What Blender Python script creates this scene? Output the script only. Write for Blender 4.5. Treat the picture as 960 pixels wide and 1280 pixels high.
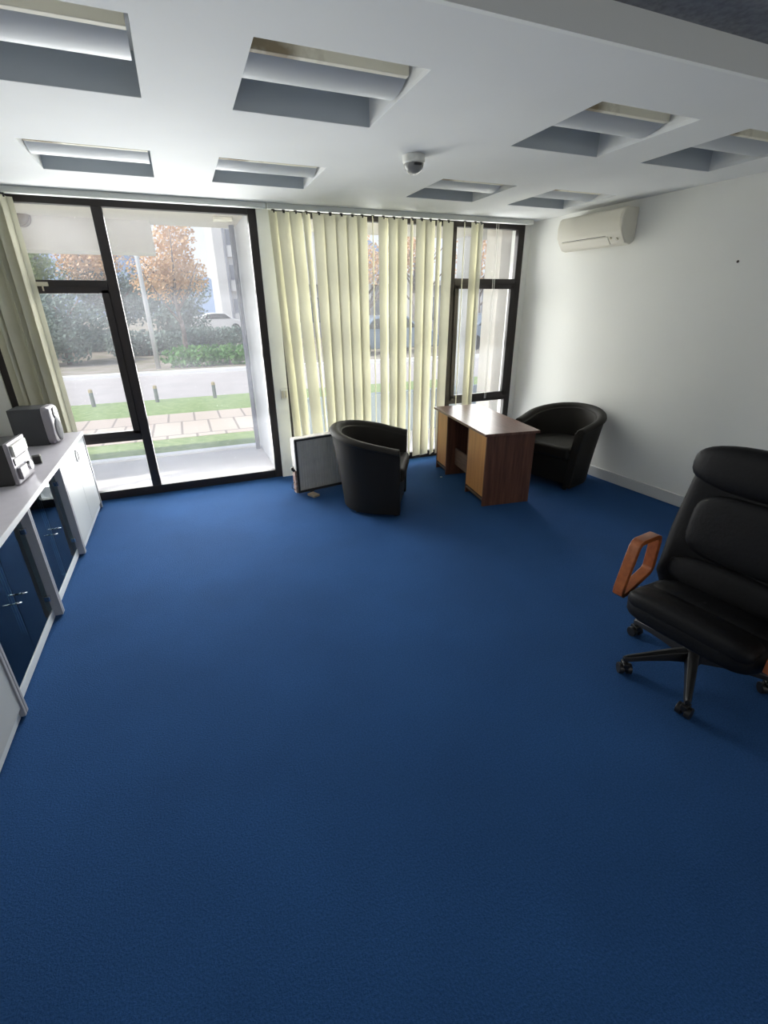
import bpy, bmesh, math, random
from mathutils import Vector, Matrix
random.seed(7)
PI = math.pi
for o in list(bpy.data.objects): bpy.data.objects.remove(o, do_unlink=True)
SC = bpy.context.scene
COL = SC.collection

# ------------------------------------------------------------------ camera
cam = bpy.data.cameras.new('camera'); co = bpy.data.objects.new('camera', cam); COL.objects.link(co)
R3 = Matrix(((0.9248573, 0.16236559, -0.34391334), (-0.38017129, 0.36989888, -0.84772909), (-0.01042888, 0.91477442, 0.40383041)))
co.matrix_world = Matrix.Translation((0, 0, 1.65)) @ R3.to_4x4()
cam.sensor_fit = 'VERTICAL'; cam.sensor_height = 36.0; cam.sensor_width = 27.0
cam.lens = 581.3774 / 1280 * 36.0
cam.clip_start = 0.02; cam.clip_end = 2000
SC.camera = co

# ------------------------------------------------------------------ world, sun, daylight at the windows, exposure
W = bpy.data.worlds.new('sky'); SC.world = W; W.use_nodes = True
nt = W.node_tree; nt.nodes.clear()
tc = nt.nodes.new('ShaderNodeTexCoord')
sep = nt.nodes.new('ShaderNodeSeparateXYZ'); nt.links.new(tc.outputs['Generated'], sep.inputs[0])
rmp = nt.nodes.new('ShaderNodeValToRGB'); nt.links.new(sep.outputs['Z'], rmp.inputs[0])
rmp.color_ramp.elements[0].position = 0.0; rmp.color_ramp.elements[0].color = (0.90, 0.92, 0.96, 1)
rmp.color_ramp.elements[1].position = 0.55; rmp.color_ramp.elements[1].color = (0.42, 0.60, 0.90, 1)
nz = nt.nodes.new('ShaderNodeTexNoise'); nz.inputs['Scale'].default_value = 5; nz.inputs['Detail'].default_value = 6
nt.links.new(tc.outputs['Generated'], nz.inputs['Vector'])
cr = nt.nodes.new('ShaderNodeValToRGB'); nt.links.new(nz.outputs['Fac'], cr.inputs[0])
cr.color_ramp.elements[0].position = 0.48; cr.color_ramp.elements[1].position = 0.68
mx = nt.nodes.new('ShaderNodeMixRGB'); nt.links.new(cr.outputs[0], mx.inputs[0]); nt.links.new(rmp.outputs[0], mx.inputs[1])
mx.inputs[2].default_value = (0.95, 0.95, 0.97, 1)
bg = nt.nodes.new('ShaderNodeBackground'); nt.links.new(mx.outputs[0], bg.inputs[0]); bg.inputs[1].default_value = 0.95
wo = nt.nodes.new('ShaderNodeOutputWorld'); nt.links.new(bg.outputs[0], wo.inputs[0])

sun = bpy.data.lights.new('sun', 'SUN'); sun.energy = 3.6; sun.angle = 0.02; sun.color = (1, 0.95, 0.87)
so = bpy.data.objects.new('sun', sun); COL.objects.link(so)
so.rotation_euler = Vector((0.75, 0.22, -0.95)).to_track_quat('-Z', 'Y').to_euler()

def window_light(name, x0, x1, z0, z1, y, watts, color=(1.0, 0.99, 0.965), tilt=20, n=4):
    h = (z1 - z0) / n            # daylight falling in at a slant: a few strips stacked over the height of the opening
    for k in range(n):
        l = bpy.data.lights.new(name, 'AREA'); l.shape = 'RECTANGLE'; l.size = x1 - x0; l.size_y = h
        l.energy = watts / n; l.color = color
        o = bpy.data.objects.new(name, l); COL.objects.link(o)
        o.location = ((x0 + x1) / 2, y, z0 + h * (k + 0.5)); o.rotation_euler = (-PI / 2 + math.radians(tilt), 0, 0)
window_light('daylight_window_one', -0.95, 0.70, 0.1, 2.35, 4.96, 142)
window_light('daylight_window_two', 0.95, 3.50, 0.1, 2.35, 4.96, 165)
back = bpy.data.lights.new('added_fill_behind_camera', 'AREA'); back.shape = 'RECTANGLE'; back.size = 3.0; back.size_y = 1.0; back.energy = 20; back.color = (1.0, 0.98, 0.95)  # added fill behind the camera, brightens the fascia and right wall
bo_ = bpy.data.objects.new('added_fill_behind_camera', back); COL.objects.link(bo_); bo_.location = (1.2, -2.95, 1.7); bo_.rotation_euler = (math.radians(105), 0, 0)

SC.view_settings.view_transform = 'Standard'; SC.view_settings.look = 'None'
SC.view_settings.exposure = 0.0; SC.view_settings.gamma = 1.0; SC.view_settings.use_curve_mapping = False

# ------------------------------------------------------------------ materials
def mat(name, c, rough=0.6, metal=0.0, spec=0.5, var=0.0, vscale=8.0, stretch=None, bump=0.0, bscale=60.0, c2=None, sheen=0.0, coat=0.0, ramp=(0.35, 0.65)):
    m = bpy.data.materials.new(name); m.use_nodes = True
    n = m.node_tree; b = n.nodes['Principled BSDF']
    b.inputs['Base Color'].default_value = (*c, 1); b.inputs['Roughness'].default_value = rough
    b.inputs['Metallic'].default_value = metal; b.inputs['Specular IOR Level'].default_value = spec
    if sheen: b.inputs['Sheen Weight'].default_value = sheen
    if coat: b.inputs['Coat Weight'].default_value = coat; b.inputs['Coat Roughness'].default_value = 0.15
    t = n.nodes.new('ShaderNodeTexCoord')
    if var or c2:
        mp = n.nodes.new('ShaderNodeMapping'); n.links.new(t.outputs['Object'], mp.inputs[0])
        if stretch: mp.inputs['Scale'].default_value = stretch
        z = n.nodes.new('ShaderNodeTexNoise'); z.inputs['Scale'].default_value = vscale; z.inputs['Detail'].default_value = 5
        n.links.new(mp.outputs[0], z.inputs['Vector'])
        r = n.nodes.new('ShaderNodeValToRGB'); n.links.new(z.outputs['Fac'], r.inputs[0])
        r.color_ramp.elements[0].position = ramp[0]; r.color_ramp.elements[1].position = ramp[1]
        d = c2 if c2 else tuple(x * (1 - var) for x in c)
        r.color_ramp.elements[0].color = (*d, 1); r.color_ramp.elements[1].color = (*c, 1)
        n.links.new(r.outputs[0], b.inputs['Base Color'])
    if bump:
        z2 = n.nodes.new('ShaderNodeTexNoise'); z2.inputs['Scale'].default_value = bscale; z2.inputs['Detail'].default_value = 4
        n.links.new(t.outputs['Object'], z2.inputs['Vector'])
        bp = n.nodes.new('ShaderNodeBump'); bp.inputs['Strength'].default_value = bump; bp.inputs['Distance'].default_value = 0.01
        n.links.new(z2.outputs['Fac'], bp.inputs['Height']); n.links.new(bp.outputs[0], b.inputs['Normal'])
    return m

M = {}
M['wall'] = mat('wall_paint', (0.87, 0.872, 0.83), 0.75, var=0.03, vscale=1.5, bump=0.05, bscale=90)
M['ceiling'] = mat('ceiling_paint', (0.76, 0.775, 0.775), 0.8, var=0.03, vscale=2)
M['fascia'] = mat('fascia_paint', (0.80, 0.82, 0.80), 0.7)
M['dark_ceiling'] = mat('dark_ceiling', (0.34, 0.345, 0.36), 0.8, var=0.3, vscale=40)
M['baseboard'] = mat('baseboard_paint', (0.62, 0.63, 0.62), 0.5)
M['frame'] = mat('dark_bronze_frame', (0.018, 0.012, 0.011), 0.5, var=0.3, vscale=20)
M['rail'] = mat('rail_grey', (0.70, 0.73, 0.68), 0.5)
M['plastic'] = mat('white_plastic', (0.78, 0.78, 0.72), 0.4)
M['ac_cream'] = mat('aged_cream_plastic', (0.72, 0.69, 0.59), 0.42)
M['cream'] = mat('cream_plastic', (0.62, 0.58, 0.46), 0.5)
M['black_plastic'] = mat('black_plastic', (0.012, 0.012, 0.013), 0.4)
M['leather'] = mat('black_leather', (0.006, 0.006, 0.007), 0.55, bump=0.12, bscale=55, spec=0.22)
M['tub'] = mat('dark_brown_leatherette', (0.017, 0.015, 0.012), 0.6, bump=0.08, bscale=120, spec=0.25)
M['walnut'] = mat('walnut_laminate', (0.19, 0.078, 0.043), 0.45, c2=(0.105, 0.040, 0.024), vscale=5, stretch=(9, 9, 0.6))
M['walnut_top'] = mat('walnut_top', (0.21, 0.105, 0.078), 0.32, c2=(0.13, 0.058, 0.042), vscale=6, stretch=(10, 0.7, 1))
M['walnut_pale'] = mat('pale_walnut_board', (0.20, 0.13, 0.095), 0.5, c2=(0.14, 0.085, 0.06), vscale=6, stretch=(9, 0.6, 9))  # paler grey-brown than the other walnut
M['oak'] = mat('light_oak_laminate', (0.66, 0.32, 0.10), 0.42, c2=(0.57, 0.26, 0.075), vscale=5, stretch=(7, 7, 0.5))
M['arm_wood'] = mat('varnished_arm_wood', (0.36, 0.105, 0.026), 0.3, c2=(0.26, 0.07, 0.016), vscale=8, stretch=(1, 6, 6), coat=0.4)
M['chrome'] = mat('chrome', (0.75, 0.75, 0.76), 0.18, metal=1)
M['dull_metal'] = mat('dull_metal', (0.25, 0.25, 0.26), 0.35, metal=1)
M['heater'] = mat('heater_enamel', (0.62, 0.60, 0.55), 0.5, var=0.1, vscale=10)
M['heater_edge'] = mat('heater_edge', (0.03, 0.03, 0.032), 0.5)
M['heater_top'] = mat('heater_top', (0.72, 0.68, 0.64), 0.5)
M['rust'] = mat('rusty_valve', (0.30, 0.14, 0.09), 0.6, c2=(0.55, 0.45, 0.38), vscale=30)
M['scrap_wood'] = mat('scrap_wood', (0.42, 0.33, 0.23), 0.7, var=0.25, vscale=20)
M['worktop'] = mat('worktop_grey', (0.52, 0.50, 0.55), 0.3, var=0.06, vscale=20)
M['white_edge'] = mat('white_edging', (0.8, 0.8, 0.8), 0.4)
M['door_white'] = mat('door_white', (0.52, 0.54, 0.54), 0.4)
M['gable'] = mat('grey_gable', (0.42, 0.42, 0.44), 0.4)
M['cab_in'] = mat('cabinet_inside', (0.42, 0.50, 0.52), 0.6)
M['toe'] = mat('white_plinth', (0.68, 0.72, 0.74), 0.45)
M['silver'] = mat('silver_plastic', (0.27, 0.255, 0.28), 0.35, metal=0.3)
M['speaker_side'] = mat('dark_grey_vinyl', (0.035, 0.037, 0.042), 0.55)
M['cone'] = mat('speaker_cloth', (0.17, 0.17, 0.18), 0.8)
M['dark_purple'] = mat('dark_glossy_trim', (0.03, 0.025, 0.035), 0.25)
M['louvre'] = mat('diffuser_grey', (0.50, 0.53, 0.56), 0.5)
M['recess'] = mat('recess_wall_shaded', (0.46, 0.50, 0.53), 0.6)  # far wall faces away from the window; that shade is in its grey
M['recess_side'] = mat('recess_side_white', (0.76, 0.77, 0.76), 0.7)
M['stain'] = mat('stained_bracket', (0.84, 0.80, 0.66), 0.6, c2=(0.30, 0.24, 0.15), vscale=3.5, ramp=(0.42, 0.54))
M['dome'] = mat('smoked_dome', (0.26, 0.26, 0.25), 0.25)
M['hole'] = mat('wall_plug', (0.07, 0.06, 0.06), 0.8)
M['scrap'] = mat('paper_scrap', (0.75, 0.75, 0.75), 0.7)
# outdoors
M['render'] = mat('exterior_render', (0.66, 0.62, 0.55), 0.8, var=0.06, vscale=3)
M['render_white'] = mat('exterior_white_render', (0.70, 0.70, 0.72), 0.8, var=0.05, vscale=3)
M['terrace'] = mat('terrace_slab', (0.60, 0.575, 0.585), 0.7, var=0.06, vscale=4)
M['kerb'] = mat('white_kerb', (0.86, 0.85, 0.84), 0.7)
M['grass'] = mat('lawn', (0.30, 0.38, 0.15), 0.9, c2=(0.21, 0.31, 0.10), vscale=9, bump=0.4, bscale=30)
M['road'] = mat('pale_road', (0.50, 0.45, 0.43), 0.85, var=0.08, vscale=1.5)
M['dirt'] = mat('dry_dirt', (0.36, 0.30, 0.25), 0.9, c2=(0.24, 0.22, 0.15), vscale=1.2)
M['parapet'] = mat('blue_grey_parapet', (0.34, 0.40, 0.47), 0.7)
M['steel_post'] = mat('galvanised', (0.70, 0.71, 0.72), 0.45, metal=0.2)
M['bollard'] = mat('bollard_grey', (0.16, 0.18, 0.17), 0.6)
M['bollard_top'] = mat('bollard_cap', (0.42, 0.33, 0.19), 0.6)
M['bark'] = mat('bark', (0.30, 0.25, 0.22), 0.9, var=0.4, vscale=10)
M['leaf_green'] = mat('leaves_green', (0.22, 0.30, 0.09), 0.8, c2=(0.12, 0.18, 0.06), vscale=1.5)
M['leaf_light'] = mat('leaves_light', (0.36, 0.43, 0.17), 0.8, c2=(0.20, 0.28, 0.11), vscale=1.5)
M['leaf_dark'] = mat('leaves_dark', (0.25, 0.33, 0.27), 0.8, c2=(0.15, 0.21, 0.19), vscale=1.2)
M['leaf_orange'] = mat('leaves_orange', (0.85, 0.55, 0.27), 0.8, c2=(0.68, 0.46, 0.30), vscale=1.0)
M['hedge'] = mat('leaves_hedge', (0.20, 0.40, 0.12), 0.8, c2=(0.11, 0.25, 0.09), vscale=2)
M['apt'] = mat('apartment_render', (0.78, 0.76, 0.74), 0.8, var=0.05, vscale=0.4)
M['apt_grey'] = mat('apartment_grey', (0.38, 0.38, 0.42), 0.8)
M['apt_glass'] = mat('apartment_glass', (0.10, 0.12, 0.15), 0.2)
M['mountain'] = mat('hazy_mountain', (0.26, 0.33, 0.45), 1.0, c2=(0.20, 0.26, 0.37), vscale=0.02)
M['car_blue'] = mat('car_blue_paint', (0.22, 0.28, 0.36), 0.3, metal=0.3)
M['car_white'] = mat('car_white_paint', (0.8, 0.78, 0.77), 0.3)
M['car_glass'] = mat('car_glass', (0.03, 0.035, 0.04), 0.1)
M['tyre'] = mat('tyre', (0.02, 0.02, 0.02), 0.8)
M['pipe'] = mat('drain_pipe', (0.28, 0.29, 0.34), 0.5)
M['lamp_brown'] = mat('porch_lamp_brown', (0.22, 0.18, 0.15), 0.6)

def nodes_of(name):
    m = bpy.data.materials.new(name); m.use_nodes = True; n = m.node_tree; n.nodes.clear()
    o = n.nodes.new('ShaderNodeOutputMaterial'); return m, n, o

def carpet_mat():
    m = mat('blue_carpet', (0.020, 0.074, 0.235), 0.95, spec=0.1, sheen=0.06)
    n = m.node_tree; b = n.nodes['Principled BSDF']
    t = n.nodes.new('ShaderNodeTexCoord')
    a = n.nodes.new('ShaderNodeTexNoise'); a.inputs['Scale'].default_value = 150; a.inputs['Detail'].default_value = 3; a.inputs['Roughness'].default_value = 0.7
    n.links.new(t.outputs['Object'], a.inputs['Vector'])
    c = n.nodes.new('ShaderNodeTexNoise'); c.inputs['Scale'].default_value = 1.6; c.inputs['Detail'].default_value = 4
    n.links.new(t.outputs['Object'], c.inputs['Vector'])
    r = n.nodes.new('ShaderNodeValToRGB'); n.links.new(a.outputs['Fac'], r.inputs[0])
    r.color_ramp.elements[0].position = 0.3; r.color_ramp.elements[1].position = 0.72
    r.color_ramp.elements[0].color = (0.012, 0.053, 0.155, 1); r.color_ramp.elements[1].color = (0.027, 0.096, 0.268, 1)
    r2 = n.nodes.new('ShaderNodeValToRGB'); n.links.new(c.outputs['Fac'], r2.inputs[0])
    r2.color_ramp.elements[0].position = 0.3; r2.color_ramp.elements[1].position = 0.7
    r2.color_ramp.elements[0].color = (0.88, 0.88, 0.88, 1); r2.color_ramp.elements[1].color = (1.08, 1.08, 1.08, 1)
    x = n.nodes.new('ShaderNodeMixRGB'); x.blend_type = 'MULTIPLY'; x.inputs[0].default_value = 1
    n.links.new(r.outputs[0], x.inputs[1]); n.links.new(r2.outputs[0], x.inputs[2]); n.links.new(x.outputs[0], b.inputs['Base Color'])
    b.inputs['Sheen Tint'].default_value = (0.45, 0.6, 0.95, 1)
    bp = n.nodes.new('ShaderNodeBump'); bp.inputs['Strength'].default_value = 0.6; bp.inputs['Distance'].default_value = 0.008
    n.links.new(a.outputs['Fac'], bp.inputs['Height']); n.links.new(bp.outputs[0], b.inputs['Normal'])
    return m
M['carpet'] = carpet_mat()

def glass_mat():          # dusty window glass: mostly clear, a mirror-like surface, a thin film of dirt
    m, n, o = nodes_of('dusty_window_glass')
    t = n.nodes.new('ShaderNodeBsdfTransparent'); t.inputs[0].default_value = (0.97, 0.98, 0.98, 1)
    g = n.nodes.new('ShaderNodeBsdfGlossy'); g.inputs['Roughness'].default_value = 0.02
    f = n.nodes.new('ShaderNodeFresnel'); f.inputs[0].default_value = 1.25
    a = n.nodes.new('ShaderNodeMixShader'); n.links.new(f.outputs[0], a.inputs[0]); n.links.new(t.outputs[0], a.inputs[1]); n.links.new(g.outputs[0], a.inputs[2])
    d = n.nodes.new('ShaderNodeBsdfTranslucent'); d.inputs[0].default_value = (0.8, 0.82, 0.9, 1)
    tc = n.nodes.new('ShaderNodeTexCoord'); z = n.nodes.new('ShaderNodeTexNoise'); z.inputs['Scale'].default_value = 2.2; z.inputs['Detail'].default_value = 5
    n.links.new(tc.outputs['Object'], z.inputs['Vector'])
    r = n.nodes.new('ShaderNodeMapRange'); n.links.new(z.outputs['Fac'], r.inputs[0])
    r.inputs[1].default_value = 0.3; r.inputs[2].default_value = 0.7; r.inputs[3].default_value = 0.010; r.inputs[4].default_value = 0.022
    x = n.nodes.new('ShaderNodeMixShader'); n.links.new(r.outputs[0], x.inputs[0]); n.links.new(a.outputs[0], x.inputs[1]); n.links.new(d.outputs[0], x.inputs[2])
    n.links.new(x.outputs[0], o.inputs[0]); return m
M['glass'] = glass_mat()

def door_glass():
    m, n, o = nodes_of('smoked_cabinet_glass')
    t = n.nodes.new('ShaderNodeBsdfTransparent'); t.inputs[0].default_value = (0.55, 0.72, 0.75, 1)
    g = n.nodes.new('ShaderNodeBsdfGlossy'); g.inputs['Roughness'].default_value = 0.015; g.inputs[0].default_value = (0.85, 0.95, 0.97, 1)
    f = n.nodes.new('ShaderNodeFresnel'); f.inputs[0].default_value = 1.7
    a = n.nodes.new('ShaderNodeMixShader'); n.links.new(f.outputs[0], a.inputs[0]); n.links.new(t.outputs[0], a.inputs[1]); n.links.new(g.outputs[0], a.inputs[2])
    n.links.new(a.outputs[0], o.inputs[0]); return m
M['door_glass'] = door_glass()

def slat_mat():
    m, n, o = nodes_of('cream_blind_fabric')
    tc = n.nodes.new('ShaderNodeTexCoord'); mp = n.nodes.new('ShaderNodeMapping'); n.links.new(tc.outputs['Object'], mp.inputs[0]); mp.inputs['Scale'].default_value = (60, 60, 6)
    z = n.nodes.new('ShaderNodeTexNoise'); z.inputs['Scale'].default_value = 3; n.links.new(mp.outputs[0], z.inputs['Vector'])
    r = n.nodes.new('ShaderNodeValToRGB'); n.links.new(z.outputs['Fac'], r.inputs[0])
    r.color_ramp.elements[0].color = (0.60, 0.585, 0.45, 1); r.color_ramp.elements[1].color = (0.69, 0.675, 0.53, 1)
    d = n.nodes.new('ShaderNodeBsdfDiffuse'); n.links.new(r.outputs[0], d.inputs[0])
    t = n.nodes.new('ShaderNodeBsdfTranslucent'); n.links.new(r.outputs[0], t.inputs[0])
    x = n.nodes.new('ShaderNodeMixShader'); x.inputs[0].default_value = 0.13
    n.links.new(d.outputs[0], x.inputs[1]); n.links.new(t.outputs[0], x.inputs[2]); n.links.new(x.outputs[0], o.inputs[0]); return m
M['slat'] = slat_mat()

def paver_mat():
    m = mat('pavers', (0.62, 0.50, 0.42), 0.85)
    n = m.node_tree; b = n.nodes['Principled BSDF']; tc = n.nodes.new('ShaderNodeTexCoord')
    br = n.nodes.new('ShaderNodeTexBrick'); n.links.new(tc.outputs['Object'], br.inputs['Vector'])
    br.inputs['Color1'].default_value = (0.66, 0.56, 0.47, 1); br.inputs['Color2'].default_value = (0.60, 0.49, 0.42, 1); br.inputs['Mortar'].default_value = (0.36, 0.30, 0.26, 1)
    br.inputs['Scale'].default_value = 1.0; br.inputs['Brick Width'].default_value = 0.42; br.inputs['Row Height'].default_value = 0.95; br.inputs['Mortar Size'].default_value = 0.018
    n.links.new(br.outputs['Color'], b.inputs['Base Color']); return m
M['pavers'] = paver_mat()

# ------------------------------------------------------------------ mesh helpers
class MB:
    def __init__(s): s.bm = bmesh.new()
    def face(s, vs):
        try: s.bm.faces.new(vs)
        except ValueError: pass
    def box(s, x0, x1, y0, y1, z0, z1, mtx=None):
        v = [Vector((x, y, z)) for z in (z0, z1) for y in (y0, y1) for x in (x0, x1)]
        if mtx: v = [mtx @ p for p in v]
        v = [s.bm.verts.new(p) for p in v]
        for f in ((0, 2, 3, 1), (4, 5, 7, 6), (0, 1, 5, 4), (2, 6, 7, 3), (0, 4, 6, 2), (1, 3, 7, 5)): s.face([v[i] for i in f])
        return s
    def loft(s, rings, cap=True, close=True):
        rs = [[s.bm.verts.new(p) for p in r] for r in rings]
        n = len(rs[0])
        for a, b in zip(rs, rs[1:]):
            for i in range(n if close else n - 1):
                j = (i + 1) % n; s.face([a[i], a[j], b[j], b[i]])
        if cap and close:
            s.face(rs[0][::-1]); s.face(rs[-1])
        return s
    def prism(s, poly, h0, h1, axis='z'):
        def P(a, b, h):
            return {'z': (a, b, h), 'y': (a, h, b), 'x': (h, a, b)}[axis]
        return s.loft([[P(a, b, h0) for a, b in poly], [P(a, b, h1) for a, b in poly]])
    def tube(s, pts, r, n=10, cap=True):
        pts = [Vector(p) for p in pts]; rr = r if isinstance(r, (list, tuple)) else [r] * len(pts)
        rings = []; up0 = None
        for i, p in enumerate(pts):
            d = (pts[min(i + 1, len(pts) - 1)] - pts[max(i - 1, 0)]).normalized()
            if up0 is None:
                up0 = Vector((0, 0, 1)) if abs(d.z) < 0.9 else Vector((1, 0, 0))
            a = d.cross(up0)
            if a.length < 1e-4: a = d.cross(Vector((0, 1, 0)))
            a.normalize(); b = a.cross(d).normalized(); up0 = b
            rings.append([p + (a * math.cos(t) + b * math.sin(t)) * rr[i] for t in [2 * PI * k / n for k in range(n)]])
        return s.loft(rings, cap)
    def lathe(s, prof, n=28, o=(0, 0, 0)):
        return s.loft([[(o[0] + r * math.cos(2 * PI * k / n), o[1] + r * math.sin(2 * PI * k / n), o[2] + z) for k in range(n)] for r, z in prof])
    def ribbon_bar(s, pts, w, t, axis=1, closed=False):
        """bar of width w along axis y and thickness t following pts (x,z)"""
        P = [Vector((a, b)) for a, b in pts]; rings = []; n = len(P)
        for i in range(n):
            pa = P[(i - 1) % n] if closed or i else P[i]; pb = P[(i + 1) % n] if closed or i < n - 1 else P[i]
            d = (pb - pa).normalized(); q = Vector((-d.y, d.x)) * t / 2
            a, b = P[i] + q, P[i] - q
            rings.append([(a.x, -w / 2, a.y), (a.x, w / 2, a.y), (b.x, w / 2, b.y), (b.x, -w / 2, b.y)])
        if closed: rings.append(rings[0]); return s.loft(rings, cap=False)
        return s.loft(rings)
    def cushion(s, c, size, e=0.45, e2=None, nu=36, nv=18, mtx=None):
        """puffy superellipsoid pad"""
        e2 = e2 or e
        def sp(v, p): return math.copysign(abs(v) ** p, v)
        rings = []
        for j in range(1, nv):
            ph = -PI / 2 + PI * j / nv
            r = []
            for i in range(nu):
                th = 2 * PI * i / nu
                p = Vector((size[0] / 2 * sp(math.cos(ph), e2) * sp(math.cos(th), e), size[1] / 2 * sp(math.cos(ph), e2) * sp(math.sin(th), e), size[2] / 2 * sp(math.sin(ph), e2)))
                p = p + Vector(c)
                r.append(mtx @ p if mtx else p)
            rings.append(r)
        return s.loft(rings)
    def build(s, name, m, parent=None, bevel=0.0, smooth=False, seg=2, weld=False):
        bm = s.bm
        if weld: bmesh.ops.remove_doubles(bm, verts=bm.verts, dist=1e-5)
        bmesh.ops.recalc_face_normals(bm, faces=bm.faces)
        me = bpy.data.meshes.new(name); bm.to_mesh(me); bm.free()
        me.materials.append(M[m] if isinstance(m, str) else m)
        o = bpy.data.objects.new(name, me); COL.objects.link(o)
        if parent is not None: o.parent = parent
        if smooth:
            for p in me.polygons: p.use_smooth = True
        if bevel:
            b = o.modifiers.new('bevel', 'BEVEL'); b.width = bevel; b.segments = seg; b.limit_method = 'ANGLE'; b.angle_limit = math.radians(35)
            if not smooth:
                for p in me.polygons: p.use_smooth = True
                w = o.modifiers.new('wn', 'WEIGHTED_NORMAL'); w.keep_sharp = True
        return o

def tag(o, label=None, cat=None, group=None, kind=None):
    if label: o['label'] = label
    if cat: o['category'] = cat
    if group: o['group'] = group
    if kind: o['kind'] = kind
    return o
def thing(name, label, cat, loc=(0, 0, 0), rz=0.0, group=None, kind=None):
    o = bpy.data.objects.new(name, None); COL.objects.link(o); o.location = loc; o.rotation_euler = (0, 0, rz); o.empty_display_size = 0.1
    return tag(o, label, cat, group, kind)
def struct(o, label, cat): return tag(o, label, cat, kind='structure')
def copy_tree(o, parent=None):
    c = o.copy(); COL.objects.link(c)
    if parent is not None: c.parent = parent
    for ch in [x for x in bpy.data.objects if x.parent == o]: copy_tree(ch, c)
    return c

# ------------------------------------------------------------------ room shell
ZC = 2.46; YB = 4.7826
def xr(y): return 3.683 + 0.0732 * (YB - y)
struct(MB().box(-1.7, 4.4, -3.1, 4.86, -0.1, 0).build('floor', 'carpet'), 'deep blue fitted carpet over the whole floor', 'floor')
# ceiling with eight square openings
cols = [(-0.62, 0.012), (0.380, 1.032), (1.871, 2.494), (2.853, 3.476)]
rows = [(2.022, 2.680), (3.444, 4.068)]
xs = sorted([-1.7, 4.0] + [x for c in cols for x in c]); ys = sorted([1.645, 4.9] + [y for r in rows for y in r])
cb = MB()
for i in range(len(xs) - 1):
    for j in range(len(ys) - 1):
        if i % 2 == 1 and j % 2 == 1: continue
        cb.box(xs[i], xs[i + 1], ys[j], ys[j + 1], ZC, ZC + 0.02)
struct(cb.build('ceiling', 'ceiling'), 'white suspended ceiling with square light openings', 'ceiling')
struct(MB().box(-1.7, 4.4, 1.70, 4.9, 2.72, 2.8).build('ceiling', 'ceiling'), 'slab above the suspended ceiling', 'ceiling')
struct(MB().box(-1.7, 4.4, 1.625, 1.645, ZC, 2.56).build('trim_1', 'fascia'), 'grey fascia along the edge of the white ceiling', 'trim')
struct(MB().box(-1.7, 4.4, -3.1, 1.75, 2.56, 2.66).build('ceiling', 'dark_ceiling'), 'dark upper ceiling beyond the grey fascia', 'ceiling')
struct(MB().box(-1.7, -1.55, -3.1, 4.9, 0, 2.8).build('wall_left', 'wall'), 'plain off-white wall behind the low cabinets', 'wall')
struct(MB().box(-1.7, 4.4, -3.2, -3.1, 0, 2.8).build('wall_near', 'wall'), 'plain wall behind the viewer', 'wall')
wr = MB().prism([(xr(4.95), 4.95), (xr(-3.2), -3.2), (xr(-3.2) + 0.15, -3.2), (xr(4.95) + 0.15, 4.95)], 0, 2.8)
struct(wr.build('wall_right', 'wall'), 'white wall behind the office chair', 'wall')
wb = MB().box(-1.7, -1.39, YB - 0.02, 5.0, 0, 2.8).box(0.775, 0.905, YB - 0.025, 5.0, 0, 2.8).box(3.612, 3.75, YB - 0.01, 5.0, 0, 2.8)
wb.box(-1.39, 0.775, YB - 0.01, 5.0, 2.44, 2.8).box(0.905, 3.612, YB - 0.01, 5.0, 2.44, 2.8)
struct(wb.build('wall_back', 'wall'), 'white window wall with a narrow pier between the windows', 'wall')
bb = MB().prism([(xr(4.77), 4.77), (xr(-3.1), -3.1), (xr(-3.1) - 0.016, -3.1), (xr(4.77) - 0.016, 4.77)], 0, 0.105)
struct(bb.build('baseboard_right', 'baseboard', bevel=0.004), 'pale grey baseboard along the right wall', 'baseboard')

# windows --------------------------------------------------------
F0, F1 = YB - 0.005, YB + 0.055
def bar(p, name, x0, x1, z0, z1, y0=F0, y1=F1): return MB().box(x0, x1, y0, y1, z0, z1).build(name, 'frame', p, bevel=0.004)
w1 = thing('window_1', 'large dark framed window left of the pier', 'window', kind='structure')
bar(w1, 'jamb', -1.39, -1.31, 0, 2.44); bar(w1, 'jamb', 0.705, 0.775, 0, 2.44)
bar(w1, 'head', -1.31, 0.705, 2.385, 2.44); bar(w1, 'sill', -1.31, 0.705, 0, 0.08)
bar(w1, 'mullion', -0.482, -0.405, 0.08, 2.385)
bar(w1, 'transom', -1.31, -0.482, 1.80, 1.871); bar(w1, 'transom', -1.31, -0.482, 0.54, 0.60)
sb = MB()
for a in ((-1.31, -0.482, 1.772, 1.82), (-1.31, -0.482, 0.585, 0.634), (-1.31, -1.25, 0.6, 1.80), (-0.538, -0.482, 0.6, 1.80)): sb.box(a[0], a[1], F0 - 0.012, F0 + 0.03, a[2], a[3])
sb.build('opening_sash', 'frame', w1, bevel=0.003)
MB().box(-0.985, -0.895, F0 - 0.022, F0 + 0.001, 1.825, 1.855).box(-0.94, -0.93, F0 - 0.02, F0 - 0.002, 1.79, 1.83).build('window_latch', 'cream', w1, bevel=0.003)
for x0, x1, z0, z1 in ((-1.31, -0.482, 1.871, 2.385), (-1.25, -0.538, 0.634, 1.772), (-1.31, -0.482, 0.08, 0.54), (-0.405, 0.705, 0.08, 2.385)):
    MB().box(x0 - 0.01, x1 + 0.01, YB + 0.025, YB + 0.031, z0 - 0.01, z1 + 0.01).build('glass_pane', 'glass', w1)
w2 = thing('window_2', 'dark framed window behind the blinds, right of the pier', 'window', kind='structure')
bar(w2, 'jamb', 0.905, 0.935, 0, 2.44); bar(w2, 'jamb', 3.535, 3.612, 0, 2.44)
bar(w2, 'head', 0.935, 3.535, 2.385, 2.44); bar(w2, 'sill', 0.935, 3.535, 0, 0.08)
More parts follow.
